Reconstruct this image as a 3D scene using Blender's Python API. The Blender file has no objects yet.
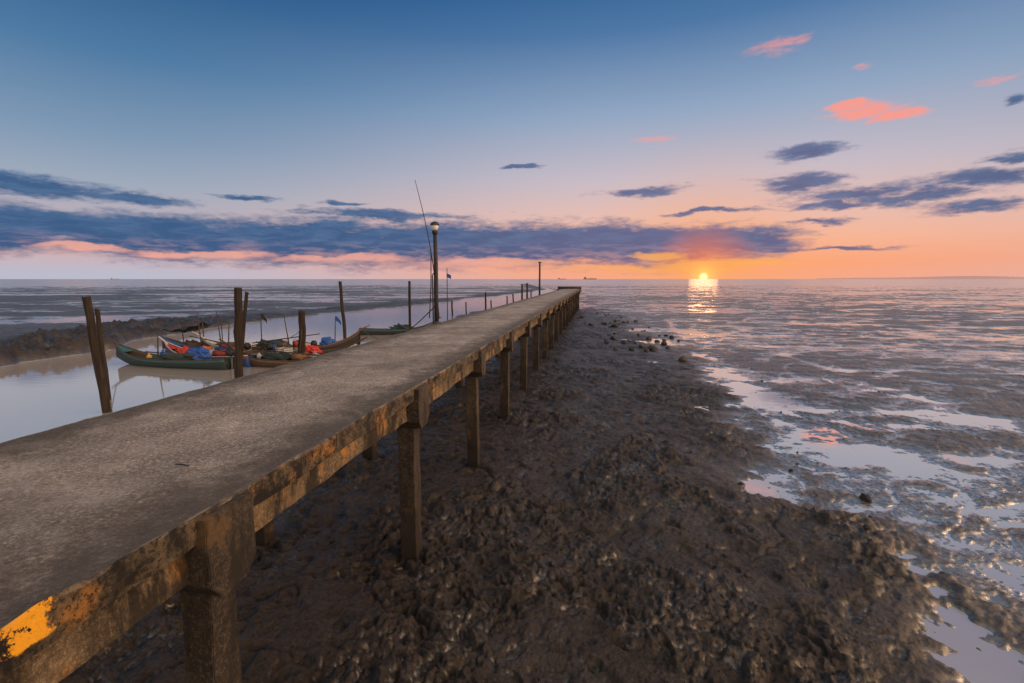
import bpy, bmesh, math, random
import numpy as np
from mathutils import Vector, Matrix
random.seed(7)
R = math.radians
scene = bpy.context.scene
C = scene.collection
# ------------------------------------------------------------------ camera
H = 3.4; F = 483.5; TH = math.atan(62.5/F)
cam = bpy.data.cameras.new('camera'); co = bpy.data.objects.new('camera', cam); C.objects.link(co)
cam.lens = F/1024*36; cam.sensor_width = 36; cam.clip_start = .05; cam.clip_end = 60000
co.location = (0, 0, H); co.rotation_euler = (math.pi/2-TH, 0, 0)
scene.camera = co
scene.view_settings.view_transform = 'Standard'; scene.view_settings.look = 'None'; scene.view_settings.exposure = 0

def ray(u, v):
    xc = (u-512)/F; yc = (341.5-v)/F
    return (xc, math.cos(TH)+yc*math.sin(TH), -math.sin(TH)+yc*math.cos(TH))
def G(u, v, z=0.0):
    d = ray(u, v); t = (z-H)/d[2]
    return (d[0]*t, d[1]*t)
def azel(u, v):
    d = ray(u, v); return math.degrees(math.atan2(d[0], d[1])), math.degrees(math.atan2(d[2], math.hypot(d[0], d[1])))
def atY(u, v, Y):
    d = ray(u, v); t = Y/d[1]
    return Vector((d[0]*t, Y, H+d[2]*t))

# ------------------------------------------------------------------ noise
rng = np.random.RandomState(5); T = rng.rand(256, 256)*2-1
def vn(x, y, f, k=0):
    a = .7+k*1.3; ca, sa = math.cos(a), math.sin(a)
    X = (x*ca-y*sa)*f+37.3*k+11.1; Y = (x*sa+y*ca)*f+19.7*k+5.3
    xi = np.floor(X).astype(np.int64); yi = np.floor(Y).astype(np.int64)
    fx = X-xi; fy = Y-yi; fx = fx*fx*fx*(fx*(fx*6-15)+10); fy = fy*fy*fy*(fy*(fy*6-15)+10)
    x0 = xi & 255; x1 = (xi+1) & 255; y0 = yi & 255; y1 = (yi+1) & 255
    return (T[x0, y0]*(1-fx)+T[x1, y0]*fx)*(1-fy)+(T[x0, y1]*(1-fx)+T[x1, y1]*fx)*fy
def fbm(x, y, f, o, k=0, g=.5):
    s = 0; a = 1
    for i in range(o):
        s = s+a*vn(x, y, f*2.03**i, k+i); a *= g
    return s
def ss(a, b, x):
    t = np.clip((x-a)/(b-a), 0, 1); return t*t*(3-2*t)

# ------------------------------------------------------------------ terrain height
PA = R(10.0); PS, PC = math.sin(PA), math.cos(PA)
def pier_pt(lat, along): return (lat*PC+along*PS, along*PC-lat*PS)
def curve(pts):
    g = sorted([(G(u, v)[1], G(u, v)[0]) for u, v in pts]); return np.array([a for a, b in g]), np.array([b for a, b in g])
BY, BX = curve([(1120, 800), (1010, 720), (985, 683), (948, 625), (905, 560), (862, 526), (790, 506), (748, 482), (738, 445), (735, 415), (712, 388), (685, 362), (650, 340), (622, 322), (603, 306), (592, 296)])
FY = np.array([0, 12, 17.5, 24, 32, 41, 49, 67, 107, 160]); FX = np.array([-30, -21, -19, -19.5, -21, -20, -17, -11.6, 0, 12.])
NY = np.array([0, 7, 9.6, 12, 16, 22, 30, 50, 70, 107]); NX = np.array([-14, -11.2, -10.2, -9.4, -8.3, -7.4, -6.5, -4.5, 2, 12.])
PUD = [(880, 458, 40, 11, 1.3), (905, 468, 26, 6, 1.1), (845, 450, 18, 5, 1), (765, 492, 20, 8, 1.), (755, 484, 12, 6, .9),
       (742, 388, 22, 6, 1), (722, 372, 14, 5, 1), (775, 402, 28, 4, 1), (805, 410, 24, 3, 1), (760, 396, 18, 4, 1), (700, 355, 12, 3, .9), (730, 405, 8, 3, .7),
       (905, 556, 18, 5, .8), (925, 572, 16, 7, .9), (940, 592, 13, 10, .9), (958, 618, 16, 14, 1.1), (972, 645, 26, 20, 1.3), (990, 672, 34, 20, 1.3), (1010, 720, 40, 28, 1.3),
       (885, 532, 12, 4, .7), (985, 512, 22, 3, .8), (1015, 524, 16, 3, .8), (990, 460, 26, 3, .9),
       (900, 412, 30, 3, .8), (960, 418, 36, 3, .8), (655, 342, 20, 3, .8), (690, 395, 9, 3, .8),
       (625, 340, 8, 1.5, .6), (652, 362, 12, 2, .6), (700, 408, 10, 3, .7), (640, 330, 14, 1.6, .7)]
PW = []
for u, v, ru, rv, k in PUD:
    c = G(u, v); e = G(u+ru, v); n = G(u, v-rv); s = G(u, v+rv); PW.append((c[0], (n[1]+s[1])/2, e[0]-c[0], (n[1]-s[1])/2, k))
def height(x, y, full=False):
    r = np.hypot(x, y)
    dm = np.clip(14/np.maximum(r, 1), 0, 1)
    xb = np.interp(y, BY, BX)+(.42+.016*np.maximum(y, 0))*fbm(x, y, .6, 6, 1, .62)
    w = .75+.025*np.maximum(y, 0)
    right = ss(-w, w, xb-x)
    xn = np.interp(y, NY, NX)+.6*fbm(x, y, .3, 3, 4)
    leftn = ss(-1.2, 1.0, x-xn)
    fade = np.interp(r, [38, 62], [1, 0])
    M = right*leftn
    big = fbm(x, y, .45, 3, 2)
    wx = x+.09*vn(x, y, 4., 40)+.03*vn(x, y, 11., 42); wy = y+.09*vn(x, y, 4., 41)+.03*vn(x, y, 11., 43)
    mid = vn(x, y, 1.7, 5)
    b1 = np.abs(vn(wx, wy, 3.9, 6)); b2 = np.abs(vn(wx, wy, 8.1, 7)); b3 = vn(wx, wy, 15.5, 8); b4 = vn(x, y, 29., 9); b5 = vn(x, y, 55., 10)
    c1 = ss(.08, .45, vn(wx, wy, 6.3, 70)); c2 = ss(.15, .40, vn(wx, wy, 12.7, 71))
    patch = ss(-.25, .45, vn(x, y, .8, 12)+.5*vn(x, y, 2.3, 13))
    run = np.exp(-(vn(wx, wy, .7, 77)/.05)**2)
    mud = .085*fade+.036*big+.032*mid-.030*run+(.044*b1+.036*b2*(.1+.9*patch)+.044*c1*patch)*(.35+.65*dm)+(.018*b3*(.3+.7*patch)+.024*c2*patch+.013*b4*(.3+.7*patch)+.007*b5)*dm
    pit = ss(.42, .62, vn(x, y, 5.1, 75))
    mud = mud-.030*pit*dm-.022
    mud = .014*fade+np.where(mud > .014*fade, mud-.014*fade, (mud-.014*fade)*.12)
    mean = np.interp(r, [0, 6, 12, 25, 45, 80, 130, 230, 330, 500, 1500], [.033, .033, .033, .031, .027, .023, .018, .010, -.022, -1.2, -4])
    elong = vn(x*.5, y, .32, 14)*.5+vn(x, y, .75, 15)*.3+vn(x*.4, y, .12, 3)*.5
    far = np.clip((r-14)/45, 0, 1)
    wxx = x+.8*vn(x, y, .35, 80)+.25*vn(x, y, 1.3, 81); wyy = y+.8*vn(x, y, .35, 82)+.25*vn(x, y, 1.3, 83)
    riv = np.exp(-(vn(wxx*.8, wyy, .16, 84)/.045)**2)+.8*np.exp(-(vn(wxx*.8, wyy, .38, 85)/.06)**2)+.7*np.exp(-(vn(wxx, wyy, .95, 86)/.09)**2)+.4*np.exp(-(vn(wxx, wyy, 2.2, 87)/.10)**2)
    flat = mean+(.026+.018*far)*elong-.032*riv*(1+.5*far)+.020*vn(x*.6, y, 2.3, 16)+.024*far*vn(x*.3, y, .9, 44)+.030*far*vn(x*.35, y, 2.1, 45)+(.015*vn(x*.7, y, 6., 17)+.022*(np.abs(vn(x*.7, y*1.6, 12., 18))-.2))*(.3+.7*dm)+.010*vn(x, y, 30., 19)*dm
    rip = np.sin((y*.92+x*.35+.30*vn(x, y, 1.3, 50)+.08*vn(x, y, 5., 52))*2*math.pi/.13)*.0070*ss(-.4, .2, vn(x, y, .5, 51))*(r < 12)
    flat = flat+rip
    for cx, cy, rx, ry, k in PW:
        f1 = 1.6/max(rx, .2)
        d2 = ((x-cx+.5*rx*fbm(x, y, f1, 3, 21))/rx)**2+((y-cy+.5*ry*fbm(x, y, f1, 3, 22))/ry)**2
        e = np.exp(-d2*.9); flat = flat*(1-.75*e)-.046*k*e
        mud = mud*(1-.8*e)-.04*k*e
    h = flat*(1-M)+mud*M
    xf = np.interp(y, FY, FX)+.8*fbm(x, y, .25, 4, 30)
    ch = ss(-.7, .4, x-xf)*(1-leftn)
    h = h*(1-ch)+(-.35)*ch
    lf = 1-ss(-1.0, 0, x-xf)
    ridge = np.exp(-((x-xf+3.0)/3.0)**2)*np.interp(y, [5, 12, 30, 44], [.2, 1, .8, .15])
    h = h+lf*ridge*(.34+.30*fbm(x, y, .6, 5, 33)+.50*(np.abs(vn(x+y*.4, y*.5, 1.6, 36))+.5*np.abs(vn(x+y*.3, y*.7, 3.7, 37))+.4*np.abs(vn(x, y, 8., 38))))
    lb = np.interp(y, [0, 50, 90, 130, 220, 300], [.045, .045, .04, .035, .02, 0])
    h = h+lf*lb*(.5+2.0*vn(x*.35, y, .13, 34)+1.6*vn(x*.35, y, .4, 35)+1.3*vn(x*.4, y, 1.1, 39))
    la = x*PC-y*PS; al = x*PS+y*PC
    am = np.mod(al-2.2+1.5, 3.0)-1.5
    for l0 in (-2.15, -4.15):
        h = h-.035*np.exp(-((la-l0)**2+am**2)/.07)*(al < 58)*M
    if full: return h, M, ch, lf, ridge
    return h
def hz(x, y): return float(height(np.array([float(x)]), np.array([float(y)]))[0])

# ------------------------------------------------------------------ object helpers
def link(o, parent=None):
    C.objects.link(o)
    if parent is not None: o.parent = parent
    return o
def tag(o, label, cat, group=None):
    o['label'] = label; o['category'] = cat
    if group: o['group'] = group
    return o
def thing(name, label, cat, loc=(0, 0, 0), rot=(0, 0, 0), group=None):
    o = bpy.data.objects.new(name, None); C.objects.link(o); o.empty_display_size = .2
    o.location = loc; o.rotation_euler = rot
    return tag(o, label, cat, group)
def mobj(name, bm, mats, parent=None, smooth=True, loc=None):
    me = bpy.data.meshes.new(name)
    bmesh.ops.recalc_face_normals(bm, faces=bm.faces)
    bm.to_mesh(me); bm.free()
    if not isinstance(mats, (list, tuple)): mats = [mats]
    for m in mats: me.materials.append(m)
    if smooth:
        for p in me.polygons: p.use_smooth = True
    o = bpy.data.objects.new(name, me); link(o, parent)
    if loc is not None: o.location = loc
    return o
def box(bm, x0, x1, y0, y1, z0, z1, bev=0, mi=0, M=None):
    vs = [bm.verts.new((x, y, z)) for x in (x0, x1) for y in (y0, y1) for z in (z0, z1)]
    fs = [bm.faces.new([vs[i] for i in q]) for q in ((0, 1, 3, 2), (4, 6, 7, 5), (0, 4, 5, 1), (2, 3, 7, 6), (0, 2, 6, 4), (1, 5, 7, 3))]
    for f in fs: f.material_index = mi
    if M is not None:
        for v in vs: v.co = M @ v.co
    if bev:
        es = list({e for f in fs for e in f.edges}); bmesh.ops.bevel(bm, geom=es, offset=bev, segments=2, affect='EDGES')
def tube(bm, pts, rad, n=8, mi=0, jit=0):
    pts = [Vector(p) for p in pts]; rings = []
    if not isinstance(rad, (list, tuple)): rad = [rad]*len(pts)
    for i, p in enumerate(pts):
        d = (pts[min(i+1, len(pts)-1)]-pts[max(i-1, 0)]).normalized()
        a = d.orthogonal().normalized() if i == 0 else (rings_a-d*rings_a.dot(d)).normalized()
        rings_a = a; b = d.cross(a); ring = []
        for k in range(n):
            t = 2*math.pi*k/n; rr = rad[i]*(1+jit*random.uniform(-1, 1))
            ring.append(bm.verts.new(p+(a*math.cos(t)+b*math.sin(t))*rr))
        rings.append(ring)
    for i in range(len(rings)-1):
        for k in range(n):
            f = bm.faces.new((rings[i][k], rings[i][(k+1) % n], rings[i+1][(k+1) % n], rings[i+1][k])); f.material_index = mi
    for rg in (rings[0][::-1], rings[-1]): bm.faces.new(rg).material_index = mi
def lathe(bm, prof, n=20, c=(0, 0, 0)):
    rings = [[bm.verts.new((c[0]+r*math.cos(2*math.pi*k/n), c[1]+r*math.sin(2*math.pi*k/n), c[2]+z)) for k in range(n)] for r, z in prof]
    for i in range(len(rings)-1):
        for k in range(n): bm.faces.new((rings[i][k], rings[i][(k+1) % n], rings[i+1][(k+1) % n], rings[i+1][k]))
    bm.faces.new(rings[0][::-1]); bm.faces.new(rings[-1])

# ------------------------------------------------------------------ materials
def s2l(c):
    return tuple((x/255/12.92 if x/255 <= .04045 else ((x/255+.055)/1.055)**2.4) for x in c)+(1,)
class NT:
    def __init__(s, tree): s.t = tree; s.n = tree.nodes; s.l = tree.links
    def new(s, ty, **kw):
        n = s.n.new(ty)
        for k, v in kw.items(): setattr(n, k, v)
        return n
    def put(s, inp, val):
        if isinstance(val, bpy.types.NodeSocket): s.l.new(val, inp)
        else: inp.default_value = val
    def math(s, op, a, b=0.0, c=None, clamp=False):
        n = s.new('ShaderNodeMath', operation=op, use_clamp=clamp); s.put(n.inputs[0], a); s.put(n.inputs[1], b)
        if c is not None: s.put(n.inputs[2], c)
        return n.outputs[0]
    def noise(s, vec, scale, detail=4, rough=.55, dist=0, col=False):
        n = s.new('ShaderNodeTexNoise'); s.put(n.inputs['Vector'], vec); n.inputs['Scale'].default_value = scale
        n.inputs['Detail'].default_value = detail; n.inputs['Roughness'].default_value = rough; n.inputs['Distortion'].default_value = dist
        return n.outputs[1 if col else 0]
    def ramp(s, fac, stops, interp='LINEAR'):
        n = s.new('ShaderNodeValToRGB'); n.color_ramp.interpolation = interp; e = n.color_ramp.elements
        e[0].position = stops[0][0]; e[0].color = stops[0][1]; e[1].position = stops[-1][0]; e[1].color = stops[-1][1]
        for p, c in stops[1:-1]: k = e.new(p); k.color = c
        s.put(n.inputs[0], fac); return n.outputs[0]
    def mix(s, f, a, b, bt='MIX'):
        n = s.new('ShaderNodeMix', data_type='RGBA', blend_type=bt, clamp_factor=True)
        s.put(n.inputs[0], f); s.put(n.inputs[6], a); s.put(n.inputs[7], b); return n.outputs[2]
    def rng(s, v, a, b, c, d, smooth=False):
        n = s.new('ShaderNodeMapRange', interpolation_type='SMOOTHSTEP' if smooth else 'LINEAR', clamp=True)
        s.put(n.inputs[0], v)
        for i, k in enumerate((a, b, c, d)): s.put(n.inputs[i+1], k)
        return n.outputs[0]
    def vmul(s, v, k):
        n = s.new('ShaderNodeVectorMath', operation='MULTIPLY'); s.put(n.inputs[0], v); n.inputs[1].default_value = k; return n.outputs[0]
    def bump(s, h, strength, dist, normal=None):
        n = s.new('ShaderNodeBump'); s.put(n.inputs['Strength'], strength); n.inputs['Distance'].default_value = dist
        s.put(n.inputs['Height'], h)
        if normal is not None: s.put(n.inputs['Normal'], normal)
        return n.outputs[0]
def newmat(name):
    m = bpy.data.materials.new(name); m.use_nodes = True; t = NT(m.node_tree)
    b = m.node_tree.nodes['Principled BSDF']; return m, t, b
def paint(name, c, rough=.5, wear=.5, scale=8, metal=0, dirt=(.04, .03, .022, 1)):
    m, t, b = newmat(name); pos = t.new('ShaderNodeTexCoord').outputs['Object']
    n1 = t.noise(pos, scale, 6, .65); n2 = t.noise(pos, scale*5, 4, .6)
    col = t.mix(t.rng(n1, .45, .7, 0, wear), c, dirt)
    col = t.mix(t.rng(n2, .3, .7, 0, .3), col, tuple(x*.5 for x in c[:3])+(1,))
    t.put(b.inputs['Base Color'], col); t.put(b.inputs['Roughness'], t.rng(n2, .2, .8, rough-.1, rough+.2)); b.inputs['Metallic'].default_value = metal
    t.put(b.inputs['Normal'], t.bump(n2, .4, .01)); return m

# mud
mud, t, b = newmat('mud')
geo = t.new('ShaderNodeNewGeometry'); P = geo.outputs['Position']
sep = t.new('ShaderNodeSeparateXYZ'); t.put(sep.inputs[0], P); Z = sep.outputs[2]
wet = t.new('ShaderNodeAttribute', attribute_name='wet').outputs['Fac']
hol = t.new('ShaderNodeAttribute', attribute_name='hollow').outputs['Fac']
nA = t.noise(P, 1.6, 8, .6); nB = t.noise(P, 14, 8, .7); nC = t.noise(P, 70, 6, .75)
dry = t.mix(t.rng(nA, .35, .68, 0, 1), (.018, .0115, .0075, 1), (.034, .0215, .0135, 1))
dry = t.mix(t.rng(nB, .42, .68, 0, .7), dry, (.056, .036, .023, 1))
dry = t.mix(t.rng(nC, .56, .70, 0, .5), dry, (.11, .076, .052, 1))
dry = t.mix(t.rng(nC, .46, .36, 0, .6), dry, (.006, .0045, .0035, 1))
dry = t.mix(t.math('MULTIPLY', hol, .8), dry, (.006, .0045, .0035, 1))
wetc = t.mix(t.rng(nB, .35, .65, 0, 1), (.036, .026, .019, 1), (.095, .070, .052, 1))
col = t.mix(wet, dry, wetc)
low = t.rng(Z, -.01, .03, .6, 1)
col = t.mix(low, (.035, .028, .024, 1), col)
t.put(b.inputs['Base Color'], col)
t.put(b.inputs['Roughness'], t.math('ADD', t.rng(wet, 0, 1, .46, .42), t.rng(nB, .3, .7, -.12, .14)))
b.inputs['Specular IOR Level'].default_value = .5
dw = t.math('SUBTRACT', 1, wet)
hgt_ = t.math('ADD', t.math('MULTIPLY', nB, 1.0), t.math('MULTIPLY', nC, .45))
t.put(b.inputs['Normal'], t.bump(hgt_, t.rng(wet, 0, 1, 1.0, .5), .05))
fr = t.new('ShaderNodeFresnel'); fr.inputs['IOR'].default_value = 1.33
zz_ = t.math('ADD', Z, t.math('MULTIPLY', t.math('SUBTRACT', nB, .5), .03))
fw = t.math('MULTIPLY', wet, t.rng(zz_, .006, .038, 1.0, .16, True))
fd = t.math('MULTIPLY', dw, t.math('MULTIPLY', t.math('MULTIPLY', t.math('ADD', .12, t.math('MULTIPLY', hol, .88)), t.rng(nA, .46, .62, .04, .50)), t.rng(nB, .40, .58, 0, 1)))
film = t.math('MULTIPLY', t.math('POWER', fr.outputs[0], .28, clamp=True), t.math('ADD', fw, fd))
gl = t.new('ShaderNodeBsdfGlossy'); gl.inputs['Color'].default_value = (1, .93, .85, 1)
t.put(gl.inputs['Roughness'], t.math('ADD', t.rng(Z, .0, .035, .10, .24), t.rng(nB, .4, .7, 0, .08)))
wvx = t.noise(t.vmul(P, (1.5, 5, 1)), 3.2, 5, .6, .6)
t.put(gl.inputs['Normal'], t.bump(t.math('ADD', t.math('MULTIPLY', wvx, 1.2), nB), .30, .025))
mx = t.new('ShaderNodeMixShader'); t.put(mx.inputs[0], film); t.put(mx.inputs[1], b.outputs[0]); t.put(mx.inputs[2], gl.outputs[0])
t.put(t.n['Material Output'].inputs[0], mx.outputs[0])

# water
water, t, b = newmat('water')
water.node_tree.nodes.remove(b)
geo = t.new('ShaderNodeNewGeometry'); P = geo.outputs['Position']
ln = t.new('ShaderNodeVectorMath', operation='LENGTH'); t.put(ln.inputs[0], P); dist = ln.outputs['Value']
w1 = t.noise(t.vmul(P, (1.2, 3, 1)), 1.3, 3, .5); w2 = t.noise(t.vmul(P, (1, 2, 1)), 7, 3, .5)
bn = t.bump(t.math('ADD', w1, t.math('MULTIPLY', w2, .25)), t.rng(dist, 10, 120, .04, .4), .02)
fr = t.new('ShaderNodeFresnel'); fr.inputs['IOR'].default_value = 1.33
fac = t.math('POWER', fr.outputs[0], .20, clamp=True)
gl = t.new('ShaderNodeBsdfGlossy'); gl.inputs['Color'].default_value = (1, .96, .92, 1); t.put(gl.inputs['Roughness'], t.rng(dist, 12, 120, .04, .19)); t.put(gl.inputs['Normal'], bn)
df = t.new('ShaderNodeBsdfDiffuse'); df.inputs['Color'].default_value = (.55, .47, .42, 1)
mx = t.new('ShaderNodeMixShader'); t.put(mx.inputs[0], t.math('MULTIPLY', fac, .88)); t.put(mx.inputs[1], df.outputs[0]); t.put(mx.inputs[2], gl.outputs[0])
t.put(t.n['Material Output'].inputs[0], mx.outputs[0])

# concrete
def concrete(name, base, dark, stain, mode):
    m, t, b = newmat(name)
    oc = t.new('ShaderNodeTexCoord').outputs['Object']; P = t.new('ShaderNodeNewGeometry').outputs['Position']
    n1 = t.noise(P, 1.3, 8, .65, .4); n2 = t.noise(P, 6, 8, .7); n3 = t.noise(P, 40, 7, .8); n4 = t.noise(P, 150, 4, .7)
    col = t.mix(t.rng(n1, .40, .60, 0, 1), dark, base)
    col = t.mix(t.rng(n2, .45, .62, 0, .6), col, dark)
    col = t.mix(t.rng(n3, .52, .62, 0, .8), col, tuple(min(1, x*1.8) for x in base[:3])+(1,))
    col = t.mix(t.rng(n3, .48, .38, 0, .75), col, tuple(x*.35 for x in dark[:3])+(1,))
    col = t.mix(t.rng(n4, .56, .66, 0, .6), col, tuple(min(1, x*2.2) for x in base[:3])+(1,))
    if mode == 'deck':
        s = t.new('ShaderNodeSeparateXYZ'); t.put(s.inputs[0], oc)
        e = t.math('ABSOLUTE', t.math('ADD', s.outputs[0], 3.15))
        em = t.rng(t.math('ADD', e, t.math('MULTIPLY', n2, .9)), 1.05, 1.56, 0, .8, True)
        col = t.mix(em, col, (.045, .036, .028, 1))
        col = t.mix(t.rng(t.noise(P, .55, 6, .65), .47, .62, 0, .6), col, (.075, .060, .050, 1))
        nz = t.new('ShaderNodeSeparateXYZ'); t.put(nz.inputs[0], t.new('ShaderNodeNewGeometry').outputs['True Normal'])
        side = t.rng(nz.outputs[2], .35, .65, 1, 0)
        pale = t.math('MULTIPLY', t.rng(e, 1.125, 1.155, 0, 1), t.rng(n2, .46, .56, 0, .7))
        col = t.mix(pale, col, (.40, .34, .27, 1))
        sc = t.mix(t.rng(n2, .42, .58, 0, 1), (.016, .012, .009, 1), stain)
        sunlit_stain = t.math('MULTIPLY', t.rng(t.noise(P, 2.0, 6, .7), .54, .62, 0, .9), t.rng(n2, .42, .55, 0, 1))
        sc = t.mix(sunlit_stain, sc, (.36, .16, .035, 1))  # orange stains on the side, with the low sun's gold put into their colour
        sc = t.mix(t.rng(n3, .5, .42, 0, .9), sc, (.010, .008, .006, 1))
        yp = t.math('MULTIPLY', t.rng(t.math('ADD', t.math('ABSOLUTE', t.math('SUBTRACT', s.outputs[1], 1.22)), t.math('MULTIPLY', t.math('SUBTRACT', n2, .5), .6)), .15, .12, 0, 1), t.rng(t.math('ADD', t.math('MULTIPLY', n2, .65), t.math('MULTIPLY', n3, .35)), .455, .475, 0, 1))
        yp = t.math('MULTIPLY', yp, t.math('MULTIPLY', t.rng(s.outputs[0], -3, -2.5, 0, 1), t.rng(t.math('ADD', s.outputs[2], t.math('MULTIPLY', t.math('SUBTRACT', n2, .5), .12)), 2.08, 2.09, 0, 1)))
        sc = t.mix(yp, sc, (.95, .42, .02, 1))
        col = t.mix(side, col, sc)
    if mode == 'beam':
        sunlit_stain = t.math('MULTIPLY', t.rng(t.noise(P, 1.6, 6, .7), .52, .61, 0, .9), t.rng(n2, .4, .55, .2, 1)); col = t.mix(sunlit_stain, col, (.55, .24, .045, 1))  # warm sunlight along the beam is painted in with this orange staining
        col = t.mix(t.rng(t.noise(t.vmul(P, (3, 3, .6)), 1.1, 6, .7), .49, .59, 0, .9), col, (.016, .012, .009, 1))
    if mode == 'pile':
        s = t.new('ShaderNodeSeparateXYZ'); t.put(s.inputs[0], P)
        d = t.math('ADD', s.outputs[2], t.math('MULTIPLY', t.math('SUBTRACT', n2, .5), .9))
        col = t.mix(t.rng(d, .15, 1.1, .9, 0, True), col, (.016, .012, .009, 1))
        col = t.mix(t.rng(t.noise(P, 3.1, 5, .6), .58, .66, 0, .6), col, stain)
        col = t.mix(t.rng(t.noise(t.vmul(P, (3, 3, .6)), 1.7, 6, .7), .50, .60, 0, .85), col, (.016, .012, .009, 1))
    t.put(b.inputs['Base Color'], col); t.put(b.inputs['Roughness'], t.rng(n2, .3, .7, .66, .92)); b.inputs['Specular IOR Level'].default_value = .35
    h = t.math('ADD', t.math('MULTIPLY', n2, .8), t.math('ADD', t.math('MULTIPLY', n3, .7), t.math('MULTIPLY', n4, .3)))
    t.put(b.inputs['Normal'], t.bump(h, 1.0, .02)); return m
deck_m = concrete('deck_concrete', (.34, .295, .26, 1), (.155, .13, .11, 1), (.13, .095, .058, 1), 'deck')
beam_m = concrete('beam_concrete', (.22, .155, .09, 1), (.07, .05, .032, 1), (.27, .15, .05, 1), 'beam')
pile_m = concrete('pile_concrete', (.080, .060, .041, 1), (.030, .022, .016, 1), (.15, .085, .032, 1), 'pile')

def woodm(name, c1, c2):
    m, t, b = newmat(name); oc = t.new('ShaderNodeTexCoord').outputs['Object']
    n1 = t.noise(t.vmul(oc, (22, 22, 1.3)), 1, 6, .65); n2 = t.noise(oc, 5, 5, .6)
    col = t.mix(t.rng(n1, .35, .65, 0, 1), c1, c2); col = t.mix(t.rng(n2, .5, .75, 0, .6), col, (.02, .015, .012, 1))
    t.put(b.inputs['Base Color'], col); b.inputs['Roughness'].default_value = .85; b.inputs['Specular IOR Level'].default_value = .25
    t.put(b.inputs['Normal'], t.bump(n1, .9, .02)); return m
wood_post = woodm('weathered_wood', (.012, .009, .007, 1), (.046, .031, .021, 1))
wood_brown = woodm('boat_wood', (.06, .03, .015, 1), (.16, .09, .045, 1))
bamboo = woodm('bamboo', (.03, .022, .016, 1), (.09, .065, .04, 1))
M_ = dict(green=paint('dark_green_paint', (.008, .028, .024, 1)), blue=paint('blue_paint', (.014, .065, .21, 1), wear=.6), red=paint('red_paint', (.30, .025, .018, 1), wear=.7),
          white=paint('white_paint', (.50, .47, .43, 1), wear=.7), ochre=paint('ochre_paint', (.20, .10, .04, 1), wear=.7), teal=paint('teal_paint', (.02, .11, .12, 1), wear=.6),
          black=paint('black_paint', (.012, .012, .014, 1)), yellow=paint('yellow_paint', (.6, .34, .04, 1)), brown=paint('brown_paint', (.07, .036, .02, 1)),
          inner=paint('boat_inside', (.07, .05, .035, 1), rough=.7), steel=paint('dull_steel', (.12, .12, .12, 1), metal=.5), rope=paint('rope_fibre', (.10, .08, .06, 1), rough=.9),
          orange=paint('orange_cloth', (.6, .14, .03, 1), wear=.3), bluecloth=paint('blue_cloth', (.02, .10, .38, 1), wear=.4), redcloth=paint('red_cloth', (.5, .03, .02, 1), wear=.4), net=paint('net_twine', (.03, .05, .045, 1), rough=.9, scale=20),
          iron=paint('dark_iron', (.022, .018, .016, 1), rough=.6, metal=.2), glass=paint('milky_lamp_glass', (.75, .72, .66, 1), rough=.3, wear=.15), stone=paint('wet_stone', (.020, .016, .014, 1), rough=.6))

# ------------------------------------------------------------------ ground sheet
th = list(np.arange(-62, 62.01, .15))+list(np.arange(66, 298, 4.)); th = np.radians(np.array(th)); nt = len(th)
rs = [.6, 1.2, 1.8, 2.3]
while rs[-1] < 22000:
    r0 = rs[-1]; rs.append(r0*(1+(.0038 if r0 < 16 else .0052 if r0 < 60 else .008 if r0 < 350 else .3)))
rs = np.array(rs); nr = len(rs)
RR, TT = np.meshgrid(rs, th, indexing='ij'); X = (RR*np.sin(TT)).ravel(); Y = (RR*np.cos(TT)).ravel()
hh, Mm, chh, lff, rdg = height(X, Y, True)
hg = hh.reshape(nr, nt)
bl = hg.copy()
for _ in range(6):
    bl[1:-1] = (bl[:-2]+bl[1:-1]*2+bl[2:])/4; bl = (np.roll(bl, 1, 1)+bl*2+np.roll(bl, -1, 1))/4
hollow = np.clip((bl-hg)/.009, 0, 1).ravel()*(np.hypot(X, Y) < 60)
verts = np.empty((nr*nt+1, 3), np.float32); verts[:-1, 0] = X; verts[:-1, 1] = Y; verts[:-1, 2] = hh; verts[-1] = (0, 0, .1)
i = np.arange(nr-1)[:, None]; j = np.arange(nt)[None, :]; j2 = (j+1) % nt
quads = np.stack([i*nt+j, (i+1)*nt+j, (i+1)*nt+j2, i*nt+j2], -1).reshape(-1, 4)[:, ::-1]
jj = np.arange(nt); tris = np.stack([np.full(nt, nr*nt), (jj+1) % nt, jj], -1)
me = bpy.data.meshes.new('mudflat'); nq = len(quads); ntri = len(tris)
me.vertices.add(len(verts)); me.vertices.foreach_set('co', verts.ravel())
me.loops.add(nq*4+ntri*3); me.loops.foreach_set('vertex_index', np.concatenate([quads.ravel(), tris.ravel()]).astype(np.int32))
me.polygons.add(nq+ntri); me.polygons.foreach_set('loop_start', np.concatenate([np.arange(nq)*4, nq*4+np.arange(ntri)*3]).astype(np.int32))
me.polygons.foreach_set('use_smooth', np.ones(nq+ntri, bool))
me.update(calc_edges=True); me.validate()
at = me.attributes.new('wet', 'FLOAT', 'POINT'); wv = np.ones(nr*nt+1, np.float32)
wv[:-1] = np.clip(1-Mm-.92*lff*np.clip(rdg*3, 0, 1)*(hh > .02)-.55*lff*np.clip((hh-.03)/.05, 0, 1), 0, 1); at.data.foreach_set('value', wv)
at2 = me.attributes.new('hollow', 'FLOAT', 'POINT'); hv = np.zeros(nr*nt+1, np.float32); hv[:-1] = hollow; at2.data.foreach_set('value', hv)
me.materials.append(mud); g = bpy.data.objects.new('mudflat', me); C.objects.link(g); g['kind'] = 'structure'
if me.polygons[nq//2].normal.z < 0: me.flip_normals()
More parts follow.
